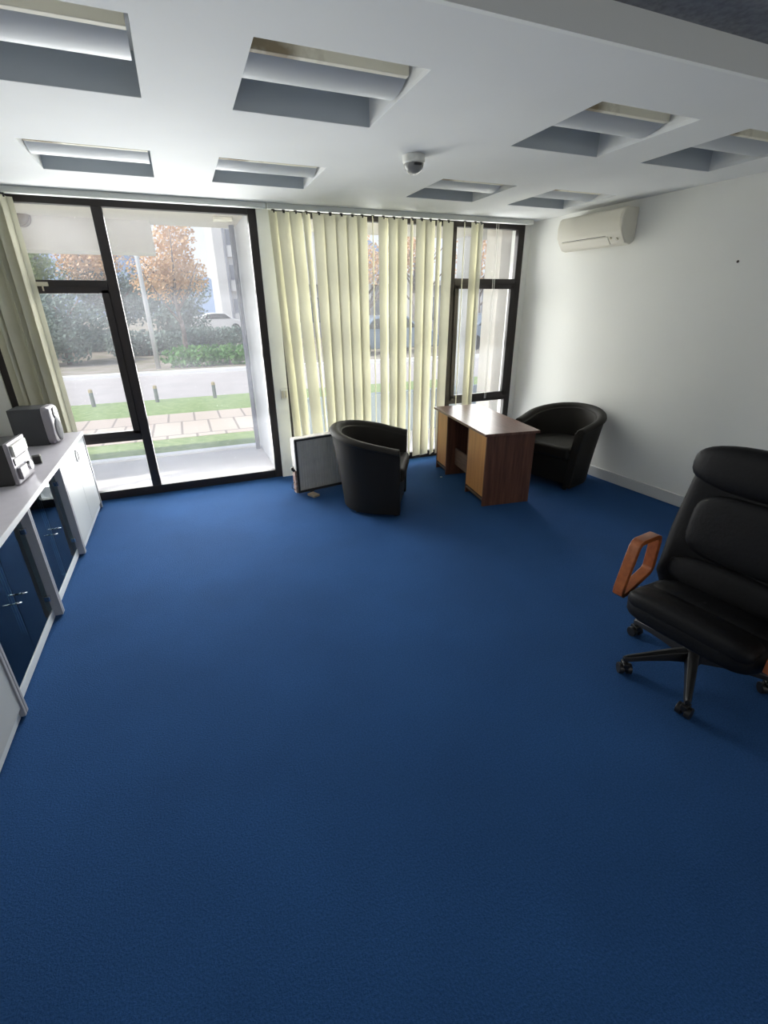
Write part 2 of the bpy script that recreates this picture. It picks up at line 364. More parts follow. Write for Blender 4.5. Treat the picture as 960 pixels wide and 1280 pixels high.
bar(w2, 'mullion', 2.715, 2.775, 0.08, 2.385)
bar(w2, 'transom', 2.775, 3.535, 1.845, 1.915); bar(w2, 'transom', 2.775, 3.535, 0.60, 0.66)
sb = MB()
for a in ((2.775, 3.535, 1.815, 1.86), (2.775, 3.535, 0.64, 0.70), (2.775, 2.825, 0.66, 1.85), (3.485, 3.535, 0.66, 1.85)): sb.box(a[0], a[1], F0 - 0.012, F0 + 0.03, a[2], a[3])
sb.build('opening_sash', 'frame', w2, bevel=0.003)
for x0, x1, z0, z1 in ((0.935, 2.715, 0.08, 2.385), (2.775, 3.535, 1.915, 2.385), (2.825, 3.485, 0.70, 1.815), (2.775, 3.535, 0.08, 0.60)):
    MB().box(x0 - 0.01, x1 + 0.01, YB + 0.025, YB + 0.031, z0 - 0.01, z1 + 0.01).build('glass_pane', 'glass', w2)

# ------------------------------------------------------------------ vertical blinds
YS = 4.66
def slat(p, x, yaw_top, yaw_bot, z0=0.075, z1=2.405, w=0.127, lean=0.0, y=YS):
    b = MB(); N = 10; K = 6; rings = []
    for i in range(N + 1):
        t = i / N; z = z1 + (z0 - z1) * t; a = yaw_top + (yaw_bot - yaw_top) * t
        row = []
        for k in range(K + 1):
            s = (k / K - 0.5) * w; bow = 0.003 * (1 - (2 * k / K - 1) ** 2)
            row.append(Vector((x + lean * t + s * math.cos(a) + bow * math.sin(a), y + s * math.sin(a) - bow * math.cos(a), z)))
        rings.append(row)
    b.loft(rings, cap=False, close=False)
    o = b.build('slat', 'slat', p, smooth=True)
    MB().box(x - 0.012, x + 0.012, y - 0.004, y + 0.004, z1 - 0.012, z1 + 0.02).build('slat_hanger', 'black_plastic', o)
    return o
def D(a): return math.radians(a)
vb2 = thing('vertical_blind', 'cream vertical blind drawn across the window right of the pier', 'blind')
MB().box(0.85, 3.60, YS - 0.03, YS + 0.03, 2.418, 2.459).build('head_rail', 'rail', vb2, bevel=0.004)
def yaw_for(width, x):          # turn of a slat that shows the given width seen from the room
    k = x / YS
    return math.acos(max(-1, min(1, width / (0.127 * math.sqrt(1 + k * k))))) - math.atan(k)
spans = [((0.862, 0.945), (0.925, 1.0)), ((0.93, 1.052), (1.015, 1.08)), ((1.04, 1.15), (1.12, 1.235)), ((1.155, 1.224), (1.262, 1.275)),
         ((1.244, 1.360), (1.285, 1.385)), ((1.345, 1.468), (1.365, 1.478)), ((1.451, 1.570), (1.465, 1.58)), ((1.554, 1.675), (1.565, 1.68)), ((1.658, 1.757), (1.665, 1.757)),
         ((1.806, 1.818), (1.806, 1.820)), ((1.868, 1.967), (1.868, 1.960)), ((1.969, 2.078), (1.969, 2.072)), ((2.063, 2.163), (2.055, 2.163)), ((2.195, 2.226), (2.190, 2.215)),
         ((2.257, 2.368), (2.25, 2.355)), ((2.353, 2.460), (2.345, 2.445)), ((2.479, 2.528), (2.470, 2.520)), ((2.547, 2.664), (2.54, 2.64)),
         ((2.785, 2.797), (2.785, 2.797)), ((2.868, 2.955), (2.872, 2.955)), ((2.950, 3.007), (2.950, 3.0))]
for i, ((a, b), (a2, b2)) in enumerate(spans):
    x, x2 = (a + b) / 2, (a2 + b2) / 2
    slat(vb2, x, yaw_for(b - a, x), yaw_for(b2 - a2, x2), lean=x2 - x, z0=0.62 if i == 18 else 0.075)
MB().tube([(3.16, YS - 0.01, 2.42), (3.163, YS - 0.012, 1.3), (3.165, YS - 0.01, 0.66)], 0.0022, 6).tube([(3.185, YS - 0.01, 2.42), (3.182, YS - 0.012, 1.3), (3.18, YS - 0.01, 0.66)], 0.0022, 6).build('pull_cord', 'plastic', vb2, smooth=True)
vb1 = thing('vertical_blind', 'cream vertical blind bunched in the left corner behind the speaker', 'blind')
MB().box(-1.54, 0.84, YS - 0.03, YS + 0.03, 2.418, 2.459).build('head_rail', 'rail', vb1, bevel=0.004)
for x, a, w in ((-1.262, D(35), 0.089), (-1.222, D(68), 0.127), (-1.165, D(40), 0.127), (-1.13, D(110), 0.127), (-1.09, D(55), 0.127), (-1.035, D(48), 0.127), (-1.005, D(78), 0.10)):
    slat(vb1, x, a, a + D(5), z0=0.12, w=w, y=YS - 0.005)

for k in range(6):  # added flat slats behind the bunch, hung there to block window light
    slat(vb1, -1.25 + 0.045 * k, D(8), D(10), z0=0.12, y=YS + 0.045 + 0.004 * (k % 2))

# ------------------------------------------------------------------ recessed ceiling lights
def recessed(x0, x1, y0, y1):
    t = thing('recessed_light', None, 'ceiling light', ((x0 + x1) / 2, (y0 + y1) / 2, ZC))
    hx, hy, H, e = (x1 - x0) / 2, (y1 - y0) / 2, 0.15, 0.02
    b = MB().box(-hx - e, -hx, -hy - e, hy + e, 0.0205, H).box(hx, hx + e, -hy - e, hy + e, 0.0205, H).box(-hx, hx, -hy - e, -hy, 0.0205, H).box(-hx - e, hx + e, -hy - e, hy + e, H, H + 0.01)
    b.build('housing', 'recess_side', t)
    MB().box(-hx, hx, hy - 0.003, hy + e, 0.001, H).build('shaded_far_wall', 'recess', t)  # far wall of the recess, its shade painted into the colour
    prof = [(0.20, 0.036), (0.215, 0.029), (0.24, 0.020), (0.27, 0.013), (0.305, 0.008), (0.34, 0.009), (0.37, 0.018), (0.395, 0.034), (0.41, 0.06), (0.415, H), (0.205, H)]
    k = (2 * hy) / 0.66
    d = MB().prism([(-hy + a * k, z) for a, z in prof], -hx + 0.004, hx - 0.012, 'x').build('diffuser', 'louvre', t, smooth=True)
    m = d.modifiers.new('es', 'EDGE_SPLIT'); m.split_angle = D(50)
    MB().box(-hx + 0.004, hx - 0.012, -hy + 0.17 * k, -hy + 0.20 * k, 0.035, H).build('lamp_bracket', 'stain', t, bevel=0.003)
    return t
names = {(0, 0): 'stained recessed ceiling light cut off by the top left corner of the photo',
         (1, 0): 'recessed ceiling light with a yellowed strip, nearest left of the ceiling dome',
         (2, 0): 'recessed ceiling light with a brown stain, nearest the grey fascia',
         (3, 0): 'recessed ceiling light with a dark brown stain, hard by the white right wall',
         (0, 1): 'clean recessed ceiling light above the bunched blind in the left corner',
         (1, 1): 'clean recessed ceiling light above the pier between the windows',
         (2, 1): 'clean recessed ceiling light just right of the ceiling dome, above the drawn blind',
         (3, 1): 'clean recessed ceiling light near the air conditioner'}
for i, c in enumerate(cols):
    for j, r in enumerate(rows):
        t = recessed(*c, *r); tag(t, names[(i, j)], group='recessed lights in the white ceiling')

# ceiling dome
t = thing('dome_camera', 'small round grey dome fitted to the white ceiling', 'camera', (1.44, 3.02, ZC))
t.scale = (1.1, 1.1, 1.1)
MB().lathe([(0.060, 0), (0.060, -0.03), (0.056, -0.038), (0.05, -0.04)], 32).build('base', 'plastic', t, bevel=0.002, smooth=False)
MB().lathe([(0.0545, -0.037)] + [(0.053 * math.cos(a), -0.040 - 0.045 * math.sin(a)) for a in [D(k) for k in range(0, 86, 8)]] + [(0.002, -0.085)], 32).build('dome', 'dome', t, smooth=True)
MB().box(-0.022, 0.022, -0.058, -0.04, -0.053, -0.042).build('lens_window', 'black_plastic', t, bevel=0.003)

# ------------------------------------------------------------------ air conditioner on right wall
yaw = math.atan2(-0.0732, 1.0)
L = 0.73; yc = 3.83
t = thing('air_conditioner', 'cream wall mounted air conditioner high on the right wall', 'air conditioner', (xr(yc), yc, 2.12), math.atan(0.0732))
# local: -x into the room, y along the wall
prof = [(0, 0.03), (-0.05, 0.0), (-0.11, 0.012), (-0.165, 0.075), (-0.185, 0.115), (-0.19, 0.20), (-0.172, 0.262), (-0.15, 0.28), (0, 0.28)]
MB().prism([(a, z) for a, z in prof], -L / 2, L / 2, 'y').build('body', 'ac_cream', t, bevel=0.012)
fp = [(-0.158, 0.08), (-0.186, 0.118), (-0.194, 0.20), (-0.176, 0.262), (-0.165, 0.262), (-0.15, 0.1)]
MB().prism(fp, -L / 2 + 0.02, L / 2 - 0.012, 'y').build('front_panel', 'ac_cream', t, bevel=0.006)
fl = MB().prism([(-0.113, 0.008), (-0.166, 0.068), (-0.160, 0.074), (-0.107, 0.014)], -L / 2 + 0.15, L / 2 - 0.05, 'y').build('air_flap', 'ac_cream', t, bevel=0.002)
MB().prism([(-0.160, 0.072), (-0.168, 0.077), (-0.166, 0.081), (-0.158, 0.078)], -L / 2 + 0.17, L / 2 - 0.06, 'y').build('outlet_slot', 'black_plastic', t)
MB().tube([(-0.145, -L / 2 + 0.06, 0.046), (-0.153, -L / 2 + 0.06, 0.040)], 0.011, 12).build('button', 'cream', t)
MB().tube([(-0.155, -L / 2 + 0.12, 0.058), (-0.163, -L / 2 + 0.12, 0.052)], 0.009, 12).build('button', 'cream', t)
tag(MB().lathe([(0.009, 0), (0.009, 0.004), (0.004, 0.006)], 12).build('wall_plug', 'hole'), 'small dark plug hole alone on the white right wall', 'wall plug')
o = bpy.data.objects['wall_plug']; o.location = (xr(2.566), 2.566, 1.924); o.rotation_euler = (0, -PI / 2, 0)

# socket on the pier
t = thing('wall_switch', 'small beige double switch on the pier between windows', 'switch', (0.866, YB - 0.026, 0.86))
MB().box(-0.035, 0.035, -0.012, 0, -0.05, 0.05).build('plate', 'plastic', t, bevel=0.004)
for s in (-1, 1): MB().box(s * 0.016 - 0.012, s * 0.016 + 0.012, -0.018, -0.011, -0.034, 0.034).build('rocker', 'cream', t, bevel=0.003)

# ------------------------------------------------------------------ tub armchairs (local front = +x)
def tub_chair(label, loc, rz):
    t = thing('tub_armchair', label, 'armchair', loc, rz, 'dark tub armchairs by the desk')
    R0 = 0.285; th = 0.095; Ls = 0.22
    # centre line: straight arm, half circle back, straight arm
    path = []
    for k in range(7): path.append((Ls * (1 - k / 6.0), -R0, 0, -1, k / 6.0 * 0.42))
    for k in range(1, 24):
        a = -PI / 2 - PI * k / 24; path.append((R0 * math.cos(a), R0 * math.sin(a), math.cos(a), math.sin(a), 0.42 + 0.58 * math.sin(PI * k / 24)))
    for k in range(7): path.append((Ls * k / 6.0, R0, 0, 1, (1 - k / 6.0) * 0.42))
    rings = []
    for (x, y, nx, ny, u) in path:
        top = 0.612 + 0.118 * (u ** 1.15)
        fl = 0.055 + 0.045 * u           # outward flare at the top
        r = []
        def P(off, z, lean=0): r.append((x + nx * off, y + ny * off, z))
        o = th / 2
        for z in (0.03, 0.20, 0.38, top - 0.12, top - 0.045): P(o - 0.02 + fl * (z / top) ** 1.3, z)
        for a in range(0, 181, 30):
            P(fl * 0.93 + (o - 0.004) * math.cos(D(a)), top - 0.04 + 0.04 * math.sin(D(a)))
        for z in (top - 0.045, top - 0.14, 0.38, 0.20, 0.03): P(-o + fl * 0.85 * (z / top) ** 1.3, z)
        rings.append(r)
    sh = MB().loft(rings).build('backrest', 'tub', t, bevel=0.014, smooth=True, seg=3)
    # seat cushion, D shaped
    def dshape(r, xf, z0, z1, rr):
        pts = [(xf, -r)] + [(r * math.cos(a), r * math.sin(a)) for a in [-PI / 2 - PI * k / 16 for k in range(17)]] + [(xf, r)]
        return MB().prism(pts, z0, z1)
    dshape(0.252, 0.21, 0.06, 0.30, 0).build('seat_base', 'tub', t, bevel=0.012)
    c = dshape(0.262, 0.25, 0.302, 0.425, 0).build('seat', 'tub', t, bevel=0.035, seg=4)
    for sx, sy in ((0.18, -0.24), (0.18, 0.24), (-0.16, -0.2), (-0.16, 0.2)):
        MB().lathe([(0.02, 0), (0.024, 0.035)], 12, (sx, sy, 0)).build('foot', 'black_plastic', t)
    # seam line round the outside below the rolled rim
    return t
tub_chair('dark tub armchair turned side on, in front of the cream blind and grey heater', (1.44, 3.66, 0), D(-30))
tub_chair('dark tub armchair behind the desk, back against the right wall', (3.33, 3.55, 0), D(197))

# ------------------------------------------------------------------ desk
t = thing('desk', 'small walnut desk with two pale oak doors by the window', 'desk', (2.562, 3.776, 0), D(-7.8))
hx, hy, H = 0.228, 0.58, 0.645
MB().box(-hx - 0.035, hx + 0.022, -hy - 0.04, hy + 0.04, H, H + 0.022).build('desktop', 'walnut_top', t, bevel=0.002)
for s, PW in ((-1, 0.375), (1, 0.265)):
    MB().box(-hx, hx, s * hy - 0.009, s * hy + 0.009, 0, H).build('side_panel', 'walnut', t, bevel=0.0015)
    yi = s * (hy - PW)
    MB().box(-hx + 0.004, hx, yi - 0.009, yi + 0.009, 0, H).build('inner_panel', 'walnut', t, bevel=0.0015)
    a, b = sorted((s * (hy - 0.011), yi + s * 0.011))
    MB().box(-hx + 0.002, -hx + 0.02, a, b, 0.085, H - 0.006).build('door', 'oak', t, bevel=0.0015)
    MB().box(-hx + 0.004, hx - 0.02, a, b, 0.05, 0.068).build('bottom_shelf', 'walnut_pale', t, bevel=0.001)
    MB().box(-hx + 0.05, -hx + 0.062, a, b, 0, 0.05).build('plinth', 'black_plastic', t)
MB().box(hx - 0.02, hx - 0.004, -hy + 0.385, hy - 0.275, 0.12, H).build('back_panel', 'walnut', t)
MB().box(-hx + 0.10, -hx + 0.116, -hy + 0.385, hy - 0.275, 0.11, 0.285).build('modesty_board', 'walnut_pale', t, bevel=0.001)

# ------------------------------------------------------------------ heater leaning by the pier
t = thing('heater_panel', 'grey ribbed heater panel standing by the pier behind the tub armchair', 'heater', (0.813, 4.165, 0), math.atan2(0.082, 0.472))
HL, HH, HT = 0.66, 0.55, 0.075
body = MB().box(0.0, HL, 0.004, HT, 0.03, HH - 0.012)
n = 24
for k in range(n):
    x = 0.028 + (HL - 0.056) * (k + 0.5) / n
    body.prism([(x - 0.009, 0.0045), (x - 0.006, -0.004), (x + 0.006, -0.004), (x + 0.009, 0.0045)], 0.055, HH - 0.035)
body.build('ribbed_panel', 'heater', t)
fr = MB().box(-0.004, 0.016, -0.006, 0.012, 0.02, HH - 0.008).box(HL - 0.016, HL + 0.004, -0.006, 0.012, 0.02, HH - 0.008).box(-0.004, HL + 0.004, -0.006, 0.012, 0.018, 0.04).box(-0.004, HL + 0.004, -0.006, 0.012, HH - 0.026, HH - 0.010)
fr.build('frame', 'heater_edge', t, bevel=0.002)
MB().box(-0.008, HL + 0.008, -0.008, HT + 0.006, HH - 0.010, HH).box(-0.012, -0.003, -0.004, HT + 0.004, 0.27, HH - 0.010).build('cover', 'heater_top', t, bevel=0.003)
MB().box(-0.022, -0.003, 0.006, HT - 0.005, 0.02, 0.24).build('control_strip', 'rust', t, bevel=0.004)
MB().tube([(-0.018, 0.03, 0.24), (-0.034, 0.03, 0.255), (-0.034, 0.03, 0.275)], 0.014, 10).build('valve', 'black_plastic', t, smooth=True)
MB().tube([(-0.02, 0.03, 0.13), (-0.05, 0.03, 0.11), (-0.055, 0.03, 0.075), (-0.02, 0.03, 0.05)], 0.003, 8).build('cable', 'black_plastic', t, smooth=True)
for x in (0.12, 0.52): MB().box(x, x + 0.04, 0.01, HT - 0.01, 0.0, 0.03).build('foot', 'heater_edge', t)
tag(MB().box(-0.035, 0.035, -0.05, 0.05, 0, 0.022).build('wood_block', 'scrap_wood', bevel=0.003), 'small scrap wood block on the carpet under the heater', 'wood block')
o = bpy.data.objects['wood_block']; o.location = (0.935, 4.09, 0); o.rotation_euler = (0, 0, D(25))
tag(MB().loft([[(-0.012, -0.006, 0.001), (0.010, -0.010, 0.001), (0.013, 0.006, 0.001), (-0.006, 0.010, 0.001)], [(-0.010, -0.004, 0.006), (0.008, -0.008, 0.009), (0.011, 0.004, 0.005), (-0.005, 0.008, 0.008)]]).build('paper_scrap', 'scrap'), 'tiny white scrap on the blue carpet by the desk', 'scrap')
bpy.data.objects['paper_scrap'].location = (2.30, 4.06, 0)

# ------------------------------------------------------------------ office chair (local front = +x)
t = thing('office_chair', 'black leather swivel office chair with wooden arms on castors', 'chair', (2.025, 1.075, 0), D(188))
MB().lathe([(0.042, 0.075), (0.042, 0.14), (0.03, 0.15), (0.03, 0.22), (0.022, 0.222), (0.022, 0.28)], 20).build('gas_column', 'black_plastic', t, bevel=0.003)
MB().box(-0.12, 0.14, -0.1, 0.1, 0.255, 0.295).build('tilt_mechanism', 'black_plastic', t, bevel=0.01)
for a_ in (90, 157, 214, 312, 22):
    a = D(a_ - 188); k = a_
    ca, sa = math.cos(a), math.sin(a)
    rings = []
    for s_, w, z0, z1 in ((0.03, 0.030, 0.085, 0.14), (0.12, 0.025, 0.09, 0.130), (0.22, 0.020, 0.085, 0.113), (0.305, 0.016, 0.076, 0.099), (0.326, 0.010, 0.076, 0.092)):
        rings.append([(ca * s_ - sa * q, sa * s_ + ca * q, z) for q, z in ((-w, z0), (w, z0), (w * 0.75, z1), (0, z1 + 0.006), (-w * 0.75, z1))])
    lg = MB().loft(rings).build('leg', 'black_plastic', t, bevel=0.003)
    cx, cy = ca * 0.31, sa * 0.31
    rot = a + D(60 + 1.3 * k)
    cs = MB()
    for q in (-1, 1):
        px, py = cx - math.sin(rot) * 0.007 * q, cy + math.cos(rot) * 0.007 * q
        qx, qy = cx - math.sin(rot) * 0.030 * q, cy + math.cos(rot) * 0.030 * q
        cs.tube([(px, py, 0.027), (qx, qy, 0.027)], 0.027, 18)
    cs.tube([(cx, cy, 0.04), (cx, cy, 0.080)], 0.010, 10).box(-0.022, 0.022, -0.014, 0.014, 0.03, 0.062, Matrix.Translation((cx, cy, 0)) @ Matrix.Rotation(rot, 4, 'Z'))
    cs.build('castor', 'black_plastic', lg, smooth=False, bevel=0.003)
oy = 0.04
sr = Matrix.Translation((0.045, oy, 0.365)) @ Matrix.Rotation(D(-5), 4, 'Y')
st = MB().cushion((0, 0, 0), (0.54, 0.56, 0.155), 0.36, 0.55, mtx=sr).build('seat', 'leather', t, smooth=True)
MB().cushion((0.19, 0, 0.035), (0.16, 0.52, 0.11), 0.4, 0.7, mtx=sr).build('front_roll', 'leather', st, smooth=True)
MB().cushion((0.0, 0, 0.04), (0.25, 0.50, 0.12), 0.4, 0.7, mtx=sr).build('seat_cushion', 'leather', st, smooth=True)
MB().prism([(-0.2, -0.2 + oy), (0.2, -0.2 + oy), (0.22, oy), (0.2, 0.2 + oy), (-0.2, 0.2 + oy)], 0.285, 0.30).build('seat_pan', 'black_plastic', t, bevel=0.005)
br = Matrix.Translation((-0.03, oy, 0.39)) @ Matrix.Rotation(D(-9), 4, 'Y')
bk = MB(); rings = []
for z, w, d0, d1 in ((0.0, 0.55, -0.09, 0.03), (0.06, 0.60, -0.10, 0.05), (0.16, 0.60, -0.10, 0.045), (0.28, 0.60, -0.09, 0.04), (0.40, 0.585, -0.085, 0.035), (0.52, 0.565, -0.075, 0.035), (0.61, 0.54, -0.065, 0.03), (0.67, 0.45, -0.045, 0.02), (0.692, 0.30, -0.03, 0.008)):
    r = []
    N = 32
    for k in range(N):
        a = 2 * PI * k / N
        cx_ = math.copysign(abs(math.cos(a)) ** 0.7, math.cos(a)); sy_ = math.copysign(abs(math.sin(a)) ** 0.45, math.sin(a))
        curve = 0.05 * (sy_ * w / 0.6) ** 2
        r.append(br @ Vector(((d0 + d1) / 2 + (d1 - d0) / 2 * cx_ + curve, w / 2 * sy_, z)))
    rings.append(r)
bk.loft(rings); bo = bk.build('backrest', 'leather', t, smooth=True)
MB().cushion((0.045, 0, 0.12), (0.09, 0.50, 0.15), 0.45, 0.7, mtx=br).build('lumbar_cushion', 'leather', bo, smooth=True)
MB().cushion((0.032, 0, 0.345), (0.085, 0.46, 0.30), 0.35, 0.55, mtx=br).build('back_cushion', 'leather', bo, smooth=True)
MB().cushion((0.005, 0, 0.605), (0.14, 0.61, 0.21), 0.42, 0.7, mtx=br).build('headrest_cushion', 'leather', bo, smooth=True)
for s in (-1, 1):
    P = [(0.262, 0.395), (0.262, 0.42), (0.212, 0.625), (0.200, 0.642), (0.185, 0.648), (0.075, 0.650), (0.055, 0.642), (0.05, 0.62), (0.055, 0.49), (0.06, 0.47), (0.075, 0.455), (0.23, 0.388), (0.25, 0.385)]
    bar_ = MB().ribbon_bar(P, 0.05, 0.024, closed=True).build('armrest', 'arm_wood', t, bevel=0.006, seg=3)
    bar_.location = (0, oy + s * 0.312, 0)
    MB().box(0.12, 0.20, min(oy + s * 0.2, oy + s * 0.29), max(oy + s * 0.2, oy + s * 0.30), 0.36, 0.40).build('arm_bracket', 'black_plastic', t, bevel=0.004)

# ------------------------------------------------------------------ low cabinets on the left
XF, XBK, ZT = -0.902, -1.545, 0.677
def cabinet(label, y0, y1, glass):
    t = thing('low_cabinet', label, 'cabinet', (XF, y0, 0))
    W_ = y1 - y0; xb = XBK - XF + 0.002; g = 0.019
    for a in (0.0005, W_ - g): MB().box(xb, 0, a, a + g - 0.0005, 0.012, ZT).build('side_panel', 'gable', t, bevel=0.002)
    for a in (0.0095, W_ - 0.0095):
        
        for fx in (-0.012, xb + 0.03): MB().lathe([(0.009, 0), (0.009, 0.012)], 10, (fx, a, 0)).build('foot', 'chrome', t)
    MB().box(xb, xb + 0.012, g, W_ - g, 0.05, ZT).build('back_panel', 'cab_in', t)
    xi = -0.045 if glass else -0.024
    MB().box(xb + 0.012, xi - 0.006, g, W_ - g, 0.055, 0.073).build('bottom_panel', 'cab_in', t)
    MB().box(xi - 0.012, xi + 0.004, g, W_ - g, 0.008, 0.058).build('plinth', 'toe', t, bevel=0.002)
    if glass: MB().box(xb + 0.012, xi - 0.03, g, W_ - g, 0.36, 0.378).build('shelf', 'cab_in', t)
    mid = W_ / 2
    for k, (a, b) in enumerate(((g + 0.002, mid - 0.002), (mid + 0.002, W_ - g - 0.002))):
        d = MB().box(xi - (0.005 if glass else 0.0), xi if glass else xi + 0.018, a, b, 0.062, ZT - 0.004).build('door', 'door_glass' if glass else 'door_white', t, bevel=0.0 if glass else 0.002)
        hy_ = b - 0.045 if k == 0 else a + (0.045 if glass else 0.06)
        if glass:
            MB().tube([(xi + 0.001, hy_, 0.37), (xi + 0.038, hy_, 0.37)], 0.004, 10).build('handle', 'chrome', d, smooth=True)
            hg = a + 0.006 if k == 0 else b - 0.006
            for z in (0.14, 0.57): MB().box(xi - 0.008, xi + 0.014, hg - 0.014, hg + 0.014, z - 0.016, z + 0.016).build('hinge', 'chrome', d, bevel=0.003)
        elif k == 1:
            ring = [(xi + 0.024, hy_ + 0.042 * math.cos(q), 0.60 + 0.042 * math.sin(q)) for q in [2 * PI * i / 20 for i in range(21)]]
            MB().tube(ring, 0.004, 8, cap=False).box(xi + 0.016, xi + 0.028, hy_ - 0.006, hy_ + 0.006, 0.638, 0.648).build('ring_pull', 'dull_metal', d, smooth=True)
    return t
cabinet('white two door low cabinet at the window end of the row', 3.645, 4.585, False)
cabinet('glass door low cabinet next to the white one at the window', 2.842, 3.641, True)
cabinet('glass door low cabinet in front of the stereo, nearer the viewer', 2.034, 2.838, True)
cabinet('white low cabinet nearest the viewer, cut by the left edge', 1.20, 2.030, False)
t = thing('worktop', 'long grey worktop over the low cabinets along the left wall', 'worktop', (0, 0, 0))
MB().box(XBK, XF - 0.003, 1.19, 4.588, ZT, ZT + 0.03).build('top_board', 'worktop', t, bevel=0.002)
MB().box(XF - 0.003, XF + 0.001, 1.19, 4.588, ZT + 0.0005, ZT + 0.0305).build('edge_strip', 'white_edge', t)
ZW = ZT + 0.031

# speaker
t = thing('speaker', 'dark sided speaker with silver oval front on the worktop by the window', 'speaker', (-1.13, 4.285, ZW), D(-6))
MB().box(-0.13, 0.085, -0.098, 0.098, 0, 0.275).build('cabinet', 'speaker_side', t, bevel=0.006)
fp = MB(); rings = []
for x, w, z0, z1 in ((0.085, 0.104, 0.0, 0.283), (0.115, 0.104, 0.0, 0.283), (0.135, 0.092, 0.012, 0.27), (0.142, 0.07, 0.03, 0.25)):
    zc, hz = (z0 + z1) / 2, (z1 - z0) / 2
    rings.append([(x, w * math.copysign(abs(math.cos(a)) ** 0.35, math.cos(a)), zc + hz * math.copysign(abs(math.sin(a)) ** 0.35, math.sin(a))) for a in [2 * PI * k / 40 for k in range(40)]])
fp.loft(rings).build('front_panel', 'silver', t, smooth=False, bevel=0.003)
MB().lathe([(0.085, 0), (0.083, 0.006), (0.06, 0.010), (0.02, 0.008), (0.004, 0.012)], 32).build('woofer', 'cone', t, smooth=True)
o = bpy.data.objects['woofer']; o.location = (0.139, 0, 0.10); o.rotation_euler = (0, PI / 2, 0); o.scale = (1.05, 0.80, 1)
MB().lathe([(0.045, 0), (0.044, 0.006), (0.02, 0.004), (0.004, 0.009)], 28).build('tweeter', 'dark_purple', t, smooth=True)
o = bpy.data.objects['tweeter']; o.location = (0.139, 0, 0.222); o.rotation_euler = (0, PI / 2, 0)

# stereo
t = thing('stereo', 'black sided mini stereo with silver front on the worktop at left edge', 'stereo', (-1.16, 3.33, ZW), D(-4))
MB().box(-0.16, 0.135, -0.125, 0.125, 0.008, 0.245).build('case', 'black_plastic', t, bevel=0.004)
MB().box(0.135, 0.158, -0.13, 0.13, 0.005, 0.25).build('front_panel', 'silver', t, bevel=0.005)
MB().box(0.156, 0.172, -0.105, 0.105, 0.165, 0.232).build('cassette_door', 'plastic', t, bevel=0.004)
MB().box(0.157, 0.163, -0.11, 0.11, 0.115, 0.155).build('display', 'dark_purple', t, bevel=0.002)
MB().lathe([(0.028, 0), (0.026, 0.02), (0.02, 0.022)], 24).build('volume_knob', 'chrome', t, bevel=0.002)
o = bpy.data.objects['volume_knob']; o.location = (0.158, 0.06, 0.07); o.rotation_euler = (0, PI / 2, 0)
MB().box(0.156, 0.176, -0.10, 0.005, 0.028, 0.098).build('disc_drawer', 'silver', t, bevel=0.004)
for y in (-0.1, 0.1): MB().box(-0.12, 0.12, y - 0.015, y + 0.015, 0, 0.01).build('foot', 'black_plastic', t)
tag(MB().tube([(-1.33, 3.24, ZW + 0.249), (-1.27, 3.27, ZW + 0.255), (-1.22, 3.33, ZW + 0.257), (-1.19, 3.40, ZW + 0.262), (-1.20, 3.44, ZW + 0.249)], 0.004, 8).build('cable', 'black_plastic', smooth=True), 'short black cable lying on top of the stereo', 'cable')
t = thing('small_black_box', 'small black gadget with pale ends between stereo and speaker', 'gadget', (-1.03, 3.68, ZW), D(15))
MB().box(-0.022, 0.022, -0.03, 0.03, 0, 0.05).build('body', 'black_plastic', t, bevel=0.005)
MB().box(0.022, 0.029, -0.03, 0.03, 0, 0.052).build('end_cap', 'plastic', t, bevel=0.002)

# ------------------------------------------------------------------ outside: ground
GZ = -0.10
def slab(name, m, x0, x1, y0, y1, z0, z1, label, cat): return struct(MB().box(x0, x1, y0, y1, z0, z1).build(name, m), label, cat)
slab('terrace', 'terrace', -14, 16, 4.87, 6.12, -0.3, -0.01, 'pale terrace slab outside the windows', 'terrace')
slab('kerb', 'kerb', -14, 16, 6.12, 6.24, -0.3, 0.012, 'kerb along the terrace edge, sunlit white put into its colour', 'kerb')  # sunlit edge of the slab, its brightness put into the colour
slab('lawn', 'grass', -40, 50, 6.24, 7.4, -0.3, GZ, 'strip of lawn nearest the terrace', 'lawn')
slab('path', 'pavers', -40, 50, 7.4, 9.3, -0.3, GZ + 0.005, 'path of beige pavers between the lawns', 'path')
slab('lawn', 'grass', -40, 50, 9.3, 11.05, -0.3, GZ, 'strip of lawn beyond the paver path', 'lawn')
slab('road', 'road', -60, 80, 11.05, 15.3, -0.3, GZ, 'pale road beyond the lawn', 'road')
slab('kerb', 'kerb', -60, 80, 15.3, 15.55, -0.3, GZ + 0.10, 'pale kerb on the far side of the road', 'kerb')
slab('ground', 'dirt', -200, 260, 15.55, 120, -0.3, GZ + 0.02, 'dry ground beyond the road', 'ground')
# porch
struct(MB().box(-14, 16, 4.90, 6.25, 2.47, 2.75).build('porch_soffit', 'render'), 'pale soffit of the porch slab', 'soffit')
struct(MB().box(-14, -0.10, 6.0, 6.35, 2.185, 2.62).build('porch_beam', 'render'), 'beige beam hanging under the porch edge at left', 'beam')
struct(MB().box(0.752, 1.02, 5.0, 6.2, -0.02, 2.47).build('porch_pier', 'render_white'), 'white pier outside between the windows', 'pier')
struct(MB().box(3.56, 4.1, 5.12, 5.42, -0.02, 2.47).build('porch_pier', 'render'), 'white pier outside at the right end of the window', 'pier')
struct(MB().box(3.62, 3.88, 6.0, 6.2, -0.02, 2.47).build('porch_column', 'render_white'), 'white column at the terrace edge', 'column')
struct(MB().box(1.05, 3.62, 6.05, 6.15, -0.02, 0.56).build('parapet', 'parapet'), 'low blue grey parapet at the terrace edge', 'parapet')
